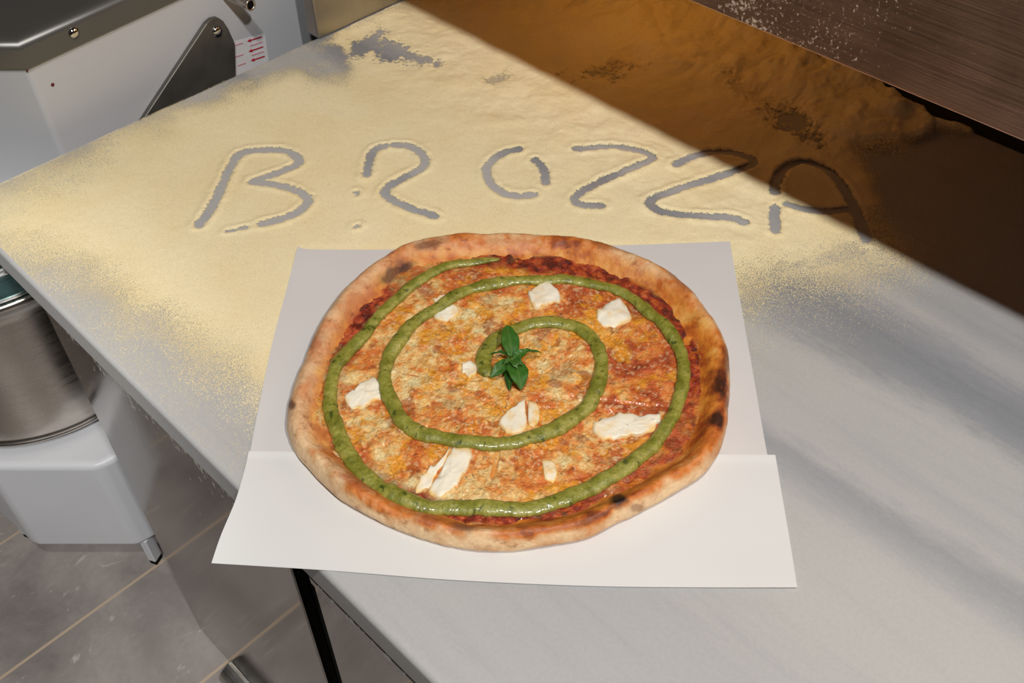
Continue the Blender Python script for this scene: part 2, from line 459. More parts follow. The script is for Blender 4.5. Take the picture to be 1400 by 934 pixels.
# signed clearances in pixels of the photograph: where the flour is thick
FULL = [(-60,300),(40,245),(150,190),(255,146),(345,116),(420,98),(470,92),(462,66),(440,60),(500,24),(560,-14),(620,-60),(1000,-60),(1120,30),(1215,135),(1262,152),(1274,164),(1325,181),(1277,178),(1273,185),(1240,196),(1165,206),(1190,250),(1205,310),(1225,350),(1130,372),(1015,392),(990,420),(700,420),(420,570),(362,552),(250,470),(140,395),(40,345),(-60,345)]
def build_flour():
    st = .0017
    xs = np.arange(XF + .004, XB - .001, st); ys = np.arange(-.02, YL - .003, st)
    X, Y = np.meshgrid(xs, ys, indexing='ij')
    px, py = proj(X, Y, ZT)
    wob = (fbm(X, Y, 18, 4, 3) - .5) * 46
    sd = poly_sd(px, py, FULL) + wob
    # softness of the margin, wide to the left and on the right of the paper, crisp under the shelf
    soft = 34 + 0 * X
    soft = 26 + 44 * ss(420, 330, px) * ss(150, 240, py) + 0 * X
    soft = soft * (1 - .75 * ss(60, 0, np.hypot(px - 470, py - 60)))
    soft = soft + 44 * ss(970, 1040, px) * ss(290, 340, py)
    crisp = ss(1120, 1180, px) * ss(215, 190, py)
    soft = soft * (1 - crisp) + 7 * crisp
    sd = sd - crisp * wob * .75
    dens = np.clip((sd + soft * 1.2) / (soft * 2.1), 0, 1) ** 1.15 * 1.02
    dens = np.maximum(dens, 0)
    # thin sprinkle far from the heap
    far = ss(-170, -20, sd) * .17 * (.5 + fbm(X, Y, 60, 3, 8))
    dens = np.maximum(dens, far * (1 - crisp))
    # scraped patches
    def patch(cx, cy, rx, ry, rot, amt, s):
        ca, sa = math.cos(math.radians(rot)), math.sin(math.radians(rot))
        dx, dy = px - cx, py - cy
        q = np.hypot((dx * ca + dy * sa) / rx, (-dx * sa + dy * ca) / ry)
        q = q + (fbm(px / 100., py / 60., 6, 5, s) - .5) * 1.6 + (fbm(px / 100., py / 45., 26, 3, s + 50) - .5) * 1.3
        return 1 - amt * ss(1.1, .35, q)
    for a in ((448,78,40,11,4,.9,12),(532,70,46,15,12,1.0,1),(505,60,32,12,-32,.9,2),(570,82,40,8,12,.8,3),(685,107,26,10,-12,.5,4),(825,102,54,14,-6,.55,5),(1085,172,40,22,35,.8,6),(1035,140,55,16,30,.35,7),(1130,352,80,14,-12,.22,9),(1190,300,40,20,0,.3,10)):
        dens = dens * patch(*a)
    # letters drawn with a fingertip
    ed = (fbm(X, Y, 340, 3, 21) - .5) * .0050
    ridge = np.zeros_like(X); carve = np.ones_like(X)
    for i, (s, w) in enumerate(zip(STROKES, WID)):
        pl = [tuple(P(*q)[:2]) for q in catmull(s)]
        d = seg_dist(X, Y, pl); w = w / 1000.
        w = w * 1.10; carve = np.minimum(carve, ss(w - .0010, w + .0012, d + ed))
        ridge = np.maximum(ridge, np.exp(-((d - w - .0042) / .0038) ** 2))
    fringe = np.where(carve < 1, 0, 1)
    inpaper = ss(-3, 6, poly_sd(px, py, PAPER_ALL))
    lump = fbm(X, Y, 28, 5, 11); fine = fbm(X, Y, 150, 3, 12)
    back = ss(.86, 1.13, X) * ss(.24, .42, Y)
    H = .0005 + .0006 * dens + ridge * .0011 * (.3 + 1.4 * fine) * (1 - inpaper) + (fine - .5) * .0004
    rough = ss(.62, .80, X) * ss(.30, .42, Y)
    H += rough * (lump - .42) * .007 * dens
    dune = fbm(X, Y, 11, 3, 13); dn2 = fbm(X * .8 + .3, Y * 1.2, 19, 4, 14, .55); H += back * (.004 + .036 * np.clip(dune - .2, 0, 1) + .022 * np.abs(dn2 - .5) + .008 * (lump - .5)) * dens
    H += (fbm(X, Y, 9, 3, 15) - .5) * .0008
    H *= ss(0, .5, dens) * .85 + .15
    H *= .12 + .88 * ss(0, 1, carve) * (1 - .5 * np.exp(-np.maximum(0, 1) * 0) * 0)
    H = np.maximum(H, .0003)
    dens = dens * np.where((X > .699) & (Y > 1.0595), 0, 1)
    H = H * (1 - inpaper) + .0004 * inpaper
    dens = dens * carve
    D1 = dens.ravel()
    V = np.stack([X.ravel(), Y.ravel(), ZT + H.ravel()], 1)
    Fq = grid_faces(len(xs), len(ys))
    keep = (D1[Fq].max(1) > .015) & (inpaper.ravel()[Fq].min(1) < .999)
    Fq = Fq[keep]
    used = np.unique(Fq); mp = np.zeros(len(V), np.int64); mp[used] = np.arange(len(used))
    o = mesh_np('semolina_flour', V[used], mp[Fq][:, ::-1], FLOUR, None, True, None, {'dens': D1[used]})
    tag(o, 'yellow semolina flour spread over marble with six letters drawn by finger', 'flour', None, 'stuff')
build_flour()

# ------------------------------------------------------------------ paper sheets
def sheet(name, top, right, bottom, left, zf, mat, nu=70, nv=50, th=.0003):
    """boundary curves in photograph pixels; top L->R, right T->B, bottom L->R, left T->B"""
    def samp(c, n):
        c = catmull(c, 12); c = np.array(c); d = np.r_[0, np.cumsum(np.hypot(*np.diff(c, axis=0).T))]
        t = np.linspace(0, d[-1], n); return np.stack([np.interp(t, d, c[:, 0]), np.interp(t, d, c[:, 1])], 1)
    T, B, L, Rr = samp(top, nu), samp(bottom, nu), samp(left, nv), samp(right, nv)
    u = np.linspace(0, 1, nu)[None, :, None]; v = np.linspace(0, 1, nv)[:, None, None]
    C = (1 - v) * T[None] + v * B[None] + (1 - u) * L[:, None] + u * Rr[:, None] - ((1 - u) * (1 - v) * T[0] + u * (1 - v) * T[-1] + (1 - u) * v * B[0] + u * v * B[-1])
    X, Y = PN(C[..., 0], C[..., 1]); Z = zf(X, Y, u[..., 0] + 0 * v[..., 0], v[..., 0] + 0 * u[..., 0])
    # keep the outline where the sheet rises or droops
    X, Y = PN(C[..., 0], C[..., 1], Z)
    top_ = np.stack([X.ravel(), Y.ravel(), Z.ravel()], 1); bot = top_ - np.array([0, 0, th])
    n = nu * nv; f = grid_faces(nv, nu)
    per = list(range(nu)) + [i * nu + nu - 1 for i in range(1, nv)] + [(nv - 1) * nu + i for i in range(nu - 2, -1, -1)] + [i * nu for i in range(nv - 2, 0, -1)]
    m_ = len(per); k = np.arange(m_); k2 = (k + 1) % m_
    side = np.stack([2 * n + k, 2 * n + k2, 2 * n + m_ + k2, 2 * n + m_ + k], 1)
    return mesh_np(name, np.r_[top_, bot, top_[per], bot[per]], np.r_[f[:, ::-1], f + n, side], mat)
def zb(X, Y, u, v):
    return ZT + .0016 + .0022 * np.exp(-((u / .07) ** 2 + (v / .12) ** 2)) + .001 * np.exp(-(((1 - u) / .1) ** 2 + (v / .12) ** 2)) + .0006 * (fbm(X, Y, 12, 2, 31) - .5)
def zfr(X, Y, u, v):
    over = np.clip(XF + .02 - X, 0, 1)
    return ZT + .0032 - 1.6 * over ** 2 - .08 * over + .0012 * np.exp(-(v / .04) ** 2) + .0008 * (fbm(X, Y, 10, 2, 33) - .5) + .002 * np.exp(-(((1 - u) / .1) ** 2 + ((1 - v) / .25) ** 2))
pb = sheet('paper_sheet', [(407,337),(430,341),(560,341),(700,338),(860,335),(998,330)], [(998,330),(1010,400),(1026,490),(1045,600),(1055,650)], [(336,650),(700,655),(1055,650)], [(407,337),(392,395),(372,470),(351,570),(336,650)], zb, PAPER_B)
tag(pb, 'thin greyish greaseproof sheet under the back half of the pizza', 'paper')
pf = sheet('paper_sheet', [(340,617),(520,619),(700,620),(900,621),(1060,622)], [(1060,622),(1068,670),(1080,740),(1090,803)], [(289,770),(450,780),(620,793),(800,801),(950,803),(1090,803)], [(340,617),(335,640),(322,684),(302,732),(289,770)], zfr, PAPER_F)
tag(pf, 'bright white paper sheet at the front, its left corner hanging over the worktop edge', 'paper')

# ------------------------------------------------------------------ pizza
ZP = ZT + .0046
CPX, CPY = 697.0, 538.0
cen = P(CPX, CPY, ZP + .008)
OUT = [(690,315),(740,317),(780,320),(830,333),(880,352),(920,372),(945,395),(965,420),(985,450),(996,475),(998,500),(998,530),(996,560),(993,590),(984,620),(965,650),(930,672),(890,695),(850,715),(820,732),(780,745),(735,753),(690,758),(650,758),(610,750),(570,738),(530,722),(500,708),(470,690),(445,668),(420,640),(400,615),(392,590),(393,560),(402,530),(412,500),(425,465),(440,435),(465,400),(490,375),(515,355),(540,340),(575,325),(620,318),(655,316)]
pz = tag(empty('pizza', (cen.x, cen.y, ZP)), 'round baked pizza with green pesto spiral and white cheese pieces on paper', 'pizza')
ang = []; rad = []
for (a, b) in OUT:
    k = (CPY - b) / 225.
    w = P(a, b, ZP + .0095 + .009 * k)
    ang.append(math.atan2(w.y - cen.y, w.x - cen.x)); rad.append(math.hypot(w.x - cen.x, w.y - cen.y))
o_ = np.argsort(ang); ang = np.array(ang)[o_]; rad = np.array(rad)[o_]
def Rout(a):
    a = (a + np.pi) % (2 * np.pi) - np.pi
    A = np.r_[ang - 2 * np.pi, ang, ang + 2 * np.pi]; Q = np.r_[rad, rad, rad]
    return (np.interp(a - .03, A, Q) + np.interp(a, A, Q) * 2 + np.interp(a + .03, A, Q)) / 4
NA = 720
al = np.linspace(0, 2 * np.pi, NA, endpoint=False)
RO = Rout(al)
prof = [(0,.0075),(.3,.0075),(.6,.0075),(.78,.0076),(.83,.0082),(.855,.0098),(.874,.0125),(.890,.0156),(.905,.0186),(.921,.0212),(.937,.0230),(.952,.0235),(.966,.0222),(.978,.0200),(.990,.0160),(.998,.0115),(1.0,.0085),(.996,.0055),(.985,.0025),(.965,.0007),(.93,.0),(.5,.0),(0,.0)]
pr = np.array(prof); t0 = np.r_[0, np.cumsum(np.hypot(np.diff(pr[:, 0]) * .2, np.diff(pr[:, 1])))]
tt = np.r_[np.linspace(0, t0[3], 10)[:-1], np.linspace(t0[3], t0[20], 110), np.linspace(t0[20], t0[-1], 8)[1:]]
pc = np.array(catmull(prof, 10)); tc_ = np.r_[0, np.cumsum(np.hypot(np.diff(pc[:, 0]) * .2, np.diff(pc[:, 1])))]; tc_ = tc_ / tc_[-1] * t0[-1]
RHO = np.interp(tt, tc_, pc[:, 0]); ZZ = np.interp(tt, tc_, pc[:, 1])

def img_angle(px, py):
    return np.degrees(np.arctan2((py - CPY) / .74, px - CPX)) % 360
# browning round the rim, by direction in degrees (0 = right of the photo, 90 = front)
BA = [0,12,25,38,50,62,75,88,100,112,125,138,150,165,180,195,210,225,238,250,262,275,285,298,310,325,340,350,360]
BV = [1.05,.95,.50,.66,.92,1.0,.95,.80,.58,.58,.68,.52,.36,.30,.36,.50,.46,.44,.72,.60,.66,.55,.88,.62,.30,.66,.95,1.05,1.05]
def crust():
    A = al[None, :] + 0 * RHO[:, None]
    # the lip widens and narrows
    wv = 1 + .0 * A
    rho = RHO[:, None] + 0 * A
    lip = np.where(rho > .74, 1, 0)
    sx = np.cos(A) * 5; sy = np.sin(A) * 5
    hv = .72 + .40 * fbm(sx, sy, .55, 3, 41)
    R = RO[None, :] * (1 + 0 * rho)
    Xc = cen.x + np.cos(A) * rho * R; Yc = cen.y + np.sin(A) * rho * R
    Xb, Yb = Xc, Yc; S = ZZ[:, None] * 1.0 + 0 * A
    Z = ZZ[:, None] * np.where(rho > .74, hv, 1)
    bub = fbm3(Xc, Yc, S, 45, 5, 43, .55) - .5
    wt = ss(.83, .92, rho) * ss(.0006, .006, ZZ[:, None])
    Z = Z + bub * .0062 * wt + (fbm(Xc, Yc, 16, 2, 44) - .5) * .006 * wt
    k = 1 + (fbm(sx * 1.3, sy * 1.3, .9, 4, 45) - .5) * .012 * ss(.9, 1, rho)
    Xc = cen.x + (Xc - cen.x) * k; Yc = cen.y + (Yc - cen.y) * k
    Zw = ZP + np.maximum(Z, 0)
    px, py = proj(Xc, Yc, Zw)
    ia = img_angle(px, py)
    brown = np.interp(ia, BA, BV)
    n1 = fbm3(Xb, Yb, S, 30, 5, 51); n2 = fbm3(Xb, Yb, S, 95, 5, 52); n3 = fbm3(Xb, Yb, S, 420, 3, 53); n4 = fbm3(Xb, Yb, S, 230, 3, 54)
    top = ss(.84, .88, rho) * ss(1.005, .955, rho)          # 1 on the crown of the lip
    side = ss(.962, .995, rho)
    b = brown * (1 - .75 * side) + (n1 - .5) * 1.5 + (n2 - .5) * 1.1 + (n4 - .5) * .25
    pale, tan, org, brn, drk = lin(232,196,152), lin(214,166,118), lin(206,120,50), lin(160,78,30), lin(66,36,24)
    def L3(t, stops):
        c = np.zeros(t.shape + (3,))
        for i in range(3): c[..., i] = np.interp(t, [s[0] for s in stops], [s[1][i] for s in stops])
        return c
    C = L3(b, [(.05, pale), (.38, tan), (.72, org), (1.02, brn), (1.35, drk)])
    # dusty flour bloom on the left side of the lip
    dusty = ss(150, 175, ia) * ss(262, 225, ia) * (.35 + .5 * n2)
    C = C * (1 - dusty[..., None] * .6) + lin(205, 162, 128) * dusty[..., None] * .6
    # oily inner slope
    ext = np.interp(ia, [0, 60, 85, 110, 260, 300, 320, 360], [.035, .03, .012, 0, 0, .01, .03, .035])
    inner = ss(.925, .865, rho - ext + (n1 - .5) * .08 + (n2 - .5) * .05)
    oil = L3(n2 * .6 + n1 * .6, [(.35, lin(226,168,78)), (.55, lin(214,132,44)), (.75, lin(172,78,28))])
    C = C * (1 - inner[..., None] * .8) + oil * inner[..., None] * .8
    # scorched patches, photograph position
    def spot(cx, cy, rx, ry, rot, amt, col, s):
        ca, sa = math.cos(math.radians(rot)), math.sin(math.radians(rot)); dx, dy = px - cx, py - cy
        q = np.hypot((dx * ca + dy * sa) / rx, (-dx * sa + dy * ca) / ry) + (fbm(px, py, .07, 4, s) - .5) * 1.1
        return amt * ss(1.15, .35, q), col
    for a in ((540,372,30,15,-38,.85,lin(84,50,36),1),(556,368,12,8,-38,.7,lin(46,22,16),2),(590,333,22,8,-14,.8,lin(110,70,46),3),(846,683,14,8,-8,1.0,lin(18,11,9),4),(842,692,16,7,-15,.6,lin(60,30,20),5),(800,714,12,6,-10,.8,lin(92,46,28),6),(870,694,10,6,0,.5,lin(110,50,30),61),(632,722,26,9,4,.8,lin(128,84,62),7),(585,712,20,8,8,.5,lin(150,84,56),8),(990,500,9,26,8,.7,lin(110,50,24),9),(994,545,6,18,0,.6,lin(100,46,26),10),(397,552,7,10,10,.8,lin(80,42,28),11),(480,655,36,11,30,.7,lin(160,84,44),12),(830,335,40,8,16,.6,lin(140,72,36),13),(930,385,24,8,40,.55,lin(150,80,44),14),(745,722,70,10,-8,.6,lin(168,92,38),15),(430,470,10,18,25,.4,lin(130,76,48),16),(700,330,60,6,0,.35,lin(170,96,46),17),(890,650,40,10,-28,.5,lin(186,106,44),18),(545,690,20,8,30,.5,lin(190,110,60),19)):
        m, c = spot(*a); C = C * (1 - m[..., None]) + c * m[..., None]
    fk = ss(.62, .72, n4) * ss(.42, .6, n2) * .45
    C = C * (1 - fk[..., None]) + lin(120, 66, 38) * fk[..., None]
    C = C * (.84 + .32 * n3[..., None])
    V = np.stack([Xc.ravel(), Yc.ravel(), Zw.ravel()], 1)
    m = mat_col('crust', .50, .4, .10, (300, .7, .0014), .06, .3)
    mesh_np('crust', V, grid_faces(len(RHO), NA, True), m, pz, True, np.clip(C.reshape(-1, 3) * 1.08, 0, 1))
crust()

PESTO = [(683,352),(668,353),(650,356),(627,357),(610,362),(590,372),(560,390),(537,410),(516,431),(497,456),(476,477),(461,496),(453,520),(450,545),(455,570),(463,592),(474,616),(491,640),(516,662),(546,679),(575,689),(610,692),(650,692),(690,694),(735,691),(775,679),(815,661),(850,640),(884,614),(905,590),(921,565),(931,535),(936,505),(932,480),(920,458),(905,440),(886,424),(866,406),(840,393),(810,385),(780,379),(745,379),(710,381),(680,384),(650,391),(625,401),(605,413),(585,425),(565,439),(551,455),(535,478),(527,500),(527,525),(537,550),(551,573),(571,587),(600,595),(640,601),(680,604),(715,599),(750,587),(785,567),(808,545),(821,515),(822,490),(813,466),(795,449),(770,440),(745,439),(720,442),(692,453),(672,466),(662,485),(664,503),(672,512)]
PESTO_W = catmull(PESTO, 8)
CUTS = [12, 57, 98, 146, 190, 236, 282, 325]     # cut lines, degrees

def cheese_z(X, Y):
    n1 = fbm(X, Y, 32, 4, 61); n2 = fbm(X, Y, 110, 4, 62); n3 = fbm(X, Y, 320, 3, 63)
    return .0098 + (n1 - .5) * .006 + (n2 - .5) * .0034 + (n3 - .5) * .0014

def topping():
    NR = 210
    rr = np.linspace(0.002, .915, NR)[:, None]
    A = al[None, :] + 0 * rr
    rho = rr + 0 * A
    X = cen.x + np.cos(A) * rho * RO[None]; Y = cen.y + np.sin(A) * rho * RO[None]
    edge = rho + (fbm(X, Y, 40, 4, 64) - .5) * .09
    Zl = cheese_z(X, Y)
    drop = ss(.83, .91, edge)
    Z = Zl * (1 - drop) + (.0104 + ss(.84, .9, rho) * .0018) * drop
    Z = Z - .009 * ss(.878, .912, rho)
    # shallow cuts from slicing
    cut = np.zeros_like(X)
    for a in CUTS:
        b = math.radians(a); pw = P(CPX + 200 * math.cos(b), CPY + 148 * math.sin(b)); dx, dy = pw.x - cen.x, pw.y - cen.y; L = math.hypot(dx, dy)
        s = ((X - cen.x) * dx + (Y - cen.y) * dy) / L; e = np.abs((X - cen.x) * -dy + (Y - cen.y) * dx) / L + (fbm(X, Y, 60, 2, a) - .5) * .004
        cut = np.maximum(cut, np.where(s > 0, np.exp(-(e / .0010) ** 2), 0) * ss(.015, .04, s) * ss(.165, .13, s) * (.3 + .9 * fbm(X, Y, 22, 2, 70 + a)))
    Z = Z - .0022 * cut
    Zw = ZP + Z
    px, py = proj(X, Y, Zw)
    n1 = fbm(X, Y, 26, 4, 71); n2 = fbm(X, Y, 75, 5, 72); n3 = fbm(X, Y, 190, 4, 73); n4 = fbm(X, Y, 520, 3, 74); n5 = fbm(X, Y, 50, 4, 75)
    # redder towards the right and back, paler towards left, centre and front left
    redd = .10 + .42 * ss(760, 900, px + (n1 - .5) * 120) + .20 * ss(470, 380, py) + .12 * ss(640, 800, px) * ss(600, 680, py)
    redd += .10 * ss(0, 1, n5 * 2 - .5)
    t = redd + (n2 - .5) * 1.25 + (n3 - .5) * .55 + (n1 - .5) * .5 + .18
    stops = [(-.15, lin(246,224,168)), (.10, lin(240,200,132)), (.28, lin(234,174,98)), (.46, lin(226,138,62)), (.66, lin(212, 112, 46)), (.90, lin(188, 86, 38)), (1.25, lin(150, 60, 30))]
    C = np.zeros(X.shape + (3,))
    for i in range(3): C[..., i] = np.interp(t, [s[0] for s in stops], [s[1][i] for s in stops])
    # bright yellow oil
    oil = ss(.60, .73, n5 + (n3 - .5) * .3) * .65
    C = C * (1 - oil[..., None]) + lin(242, 168, 34) * oil[..., None]
    # browned blisters
    bl = ss(.66, .74, fbm(X, Y, 60, 3, 77) + (n3 - .5) * .12) * .65
    C = C * (1 - bl[..., None]) + lin(158, 74, 34) * bl[..., None]
    # greyish blue-cheese smears
    for (cx, cy, rx, ry) in ((580,398,16,9),(768,508,22,14),(608,552,16,8),(540,575,14,8),(668,408,14,9),(835,628,18,8),(735,470,14,8),(585,520,12,8)):
        q = np.hypot((px - cx) / rx, (py - cy) / ry) + (n3 - .5) * 1.6
        m = ss(1.2, .4, q) * .42; C = C * (1 - m[..., None]) + lin(158, 140, 104) * m[..., None]
    # tomato sauce ring
    ia = img_angle(px, py)
    SA = [0,20,40,55,70,80,90,105,120,135,150,170,190,203,215,228,240,255,268,275,290,305,320,335,350,360]
    SV = [.6,.42,.42,.5,.6,.75,.95,.95,.75,.5,.3,.15,.35,.85,.9,.6,.3,.35,.7,1.0,1.0,1.0,1.0,1.0,.9,.75]
    sv = np.interp(ia, SA, SV)
    band = ss(.735, .80, edge) * ss(.905, .865, edge)
    m = np.clip(band * sv * (.4 + 1.1 * n2) * 1.5, 0, 1)
    sc = np.zeros_like(C); q = np.clip(n3 * 1.1 + (n2 - .5) * .8, 0, 1)
    for i in range(3): sc[..., i] = np.interp(q, [.25, .45, .65, .85], [lin(78,22,14)[i], lin(124,34,18)[i], lin(164,56,26)[i], lin(196,96,40)[i]])
    C = C * (1 - m[..., None]) + sc * m[..., None]
    # oily margin over dough
    mg = ss(.865, .895, edge) * .8
    C = C * (1 - mg[..., None]) + (lin(206,132,56) * (.7 + .6 * n2[..., None])) * mg[..., None]
    C = C * (1 - .22 * cut[..., None]) + lin(190, 110, 50) * .22 * cut[..., None]
    gr = ss(.60, .74, fbm(X, Y, 360, 2, 80)) * .35 * ss(.2, .6, n2) * (1 - m) * (1 - mg)
    C = C * (1 - gr[..., None]) + lin(250, 232, 180) * gr[..., None]
    C = C * (.74 + .52 * n4[..., None])
    # pepper specks
    sp = ss(.80, .84, fbm(X, Y, 330, 2, 79)) * .55
    C = C * (1 - sp[..., None]) + lin(70, 44, 22) * sp[..., None]
    V = np.stack([X.ravel(), Y.ravel(), Zw.ravel()], 1)
    Fq = grid_faces(NR, NA, True)
    V = np.r_[V, [[cen.x, cen.y, ZP + float(cheese_z(np.array([cen.x]), np.array([cen.y]))[0])]]]
    Cc = np.r_[C.reshape(-1, 3), [C[0, 0]]]
    ci = len(V) - 1
    tri = np.array([(ci, j, (j + 1) % NA, (j + 1) % NA) for j in range(0)]).reshape(0, 4)
    mm = mat_col('melted_cheese', .28, .5, .5, (460, 1.0, .0022), .05, .15)
    mesh_np('melted_cheese', V, Fq, mm, pz, True, np.clip(Cc * 1.06, 0, 1))
topping()

CREAM = mat_col('soft_white_cheese', .5, .4, .1, (240, .45, .0014), .12)
def chunk(poly, hgt, seed, tint=0, name='cheese_piece'):
    poly = catmull(poly + [poly[0]], 5)[:-1]
    cx = sum(p[0] for p in poly) / len(poly); cy = sum(p[1] for p in poly) / len(poly)
    rings = [(1.0, -.35), (.985, .25), (.93, .7), (.84, .93), (.7, 1.0), (.5, 1.03), (.3, 1.05), (.12, 1.05), (.02, 1.05)]
    V = []; Cc = []; n = len(poly)
    for s, h in rings:
        for p in poly:
            a, b = cx + (p[0] - cx) * s, cy + (p[1] - cy) * s
            w = P(a, b, ZP + .0115)
            X, Y = np.array([w.x]), np.array([w.y])
            z = float(cheese_z(X, Y)[0]) * .5 + .0052 + hgt * .8 * h
            if h > .5: z += (float(fbm(X, Y, 90, 4, 81 + seed)[0]) - .5) * .0036
            jit = (float(fbm(X, Y, 170, 3, 82 + seed)[0]) - .5) * .007 * s
            V.append((w.x + jit, w.y + jit, ZP + z))
            e = float(fbm(X, Y, 130, 4, 83 + seed)[0])
            k = np.clip(ss(.78, 1.0, s) * .85 + (e - .56) * 2.0 + tint, 0, 1)
            c = lin(240, 232, 212) * (1 - k) + lin(236, 196, 120) * k
            Cc.append(c * 1.04)
    mesh_np(name, np.array(V), grid_faces(len(rings), n, True), CREAM, pz, True, np.clip(np.array(Cc), 0, 1))
def cp(pts, ox, oy, f): return [(ox + a * f, oy + b * f) for a, b in pts]
fz = 330 / 1284
chunk(cp([(160,385),(215,345),(270,335),(330,390),(330,440),(275,445),(215,475),(175,440)], 680, 300, fz), .0036, 1)
chunk(cp([(525,490),(580,450),(640,420),(690,460),(715,520),(680,550),(580,575),(530,530)], 680, 300, fz), .0042, 2)
chunk(cp([(505,195),(620,148),(750,140),(870,145),(850,195),(820,240),(690,262),(580,272),(515,230)], 680, 530, fz), .0030, 3)
chunk(cp([(935,312),(1030,330),(1015,410),(965,490),(920,555),(835,580),(800,545),(850,460),(890,390)], 380, 530, fz), .0030, 4)
chunk(cp([(915,325),(890,380),(840,455),(800,530),(735,548),(745,500),(800,430),(860,380)], 380, 530, fz), .0022, 5, .18)
chunk([(470,540),(482,532),(506,517),(515,517),(524,530),(528,540),(508,549),(490,555),(476,552)], .0030, 6)
chunk([(592,429),(606,423),(622,419),(628,427),(612,436),(598,436)], .0028, 7)
chunk([(590,408),(604,403),(614,405),(604,414),(594,415)], .0020, 8, .25)
chunk([(631,495),(650,493),(652,510),(641,516),(632,508)], .0022, 9, .1)
chunk([(681,579),(690,566),(703,554),(716,545),(719,562),(719,583),(697,592)], .0026, 10, .12)
chunk([(722,545),(735,551),(738,568),(730,582),(722,575)], .0020, 11, .45)
chunk([(741,630),(756,627),(762,640),(758,656),(745,652)], .0022, 12, .5)

def pesto():
    pts = []
    for (a, b) in PESTO_W: pts.append(P(a, b, ZP + .015))
    # resample evenly
    A = np.array([tuple(p)[:2] for p in pts]); d = np.r_[0, np.cumsum(np.hypot(*np.diff(A, axis=0).T))]
    n = int(d[-1] / .0013); t = np.linspace(0, d[-1], n)
    x = np.interp(t, d, A[:, 0]); y = np.interp(t, d, A[:, 1])
    for _ in range(3):
        x[1:-1] = (x[:-2] + 2 * x[1:-1] + x[2:]) / 4; y[1:-1] = (y[:-2] + 2 * y[1:-1] + y[2:]) / 4
    tx = np.gradient(x); ty = np.gradient(y); L = np.hypot(tx, ty); tx /= L; ty /= L
    s = t / d[-1]
    rad = .0068 + (fbm(t, 0 * t, 26, 2, 91) - .5) * .0030 + .0008 * ss(.5, 1, s)
    rad = rad * (.30 + .70 * ss(0, .012, s) ** .5) * (.2 + .8 * ss(1, .992, s) ** .5)
    rad *= np.where(s < .06, .72 + .28 * ss(0, .06, s), 1)
    M = 28
    ph = np.linspace(0, 2 * np.pi, M, endpoint=False)
    zc = cheese_z(x, y)
    for _ in range(20): zc[1:-1] = (zc[:-2] + zc[1:-1] + zc[2:]) / 3
    V = np.zeros((n, M, 3)); C = np.zeros((n, M, 3))
    ca = np.cos(ph)[None]; sa = np.sin(ph)[None]
    nx, ny = -ty, tx
    X = x[:, None] + nx[:, None] * ca * rad[:, None]; Y = y[:, None] + ny[:, None] * ca * rad[:, None]
    bm_ = (fbm(X, Y, 90, 3, 92) - .5) * .0022 + (fbm(X, Y, 420, 2, 93) - .5) * .0010
    k = 1 + bm_ / .0068 * 1.1
    X = x[:, None] + nx[:, None] * ca * rad[:, None] * k; Y = y[:, None] + ny[:, None] * ca * rad[:, None] * k
    Z = ZP + zc[:, None] + .0022 + sa * rad[:, None] * .62 * k
    n1 = fbm(X, Y, 110, 4, 94); n2 = fbm(X, Y, 420, 3, 95); n3 = fbm(X, Y, 210, 2, 96)
    q = n1 * .7 + n2 * .5 - .1
    for i in range(3): C[..., i] = np.interp(q, [.25, .5, .75], [lin(112,114,34)[i], lin(140,140,54)[i], lin(168,162,80)[i]])
    m = ss(.78, .83, n3) * .8; C = C * (1 - m[..., None]) + lin(38, 62, 16) * m[..., None]
    m = ss(.72, .78, n2) * .45; C = C * (1 - m[..., None]) + lin(58, 70, 22) * m[..., None]
    V = np.stack([X.ravel(), Y.ravel(), Z.ravel()], 1)
    mat = mat_col('pesto', .34, .5, .5, (420, .7, .0014), .04, .14)
    mesh_np('pesto_spiral', V, grid_faces(n, M, True), mat, pz, True, np.clip(C.reshape(-1, 3), 0, 1))
pesto()

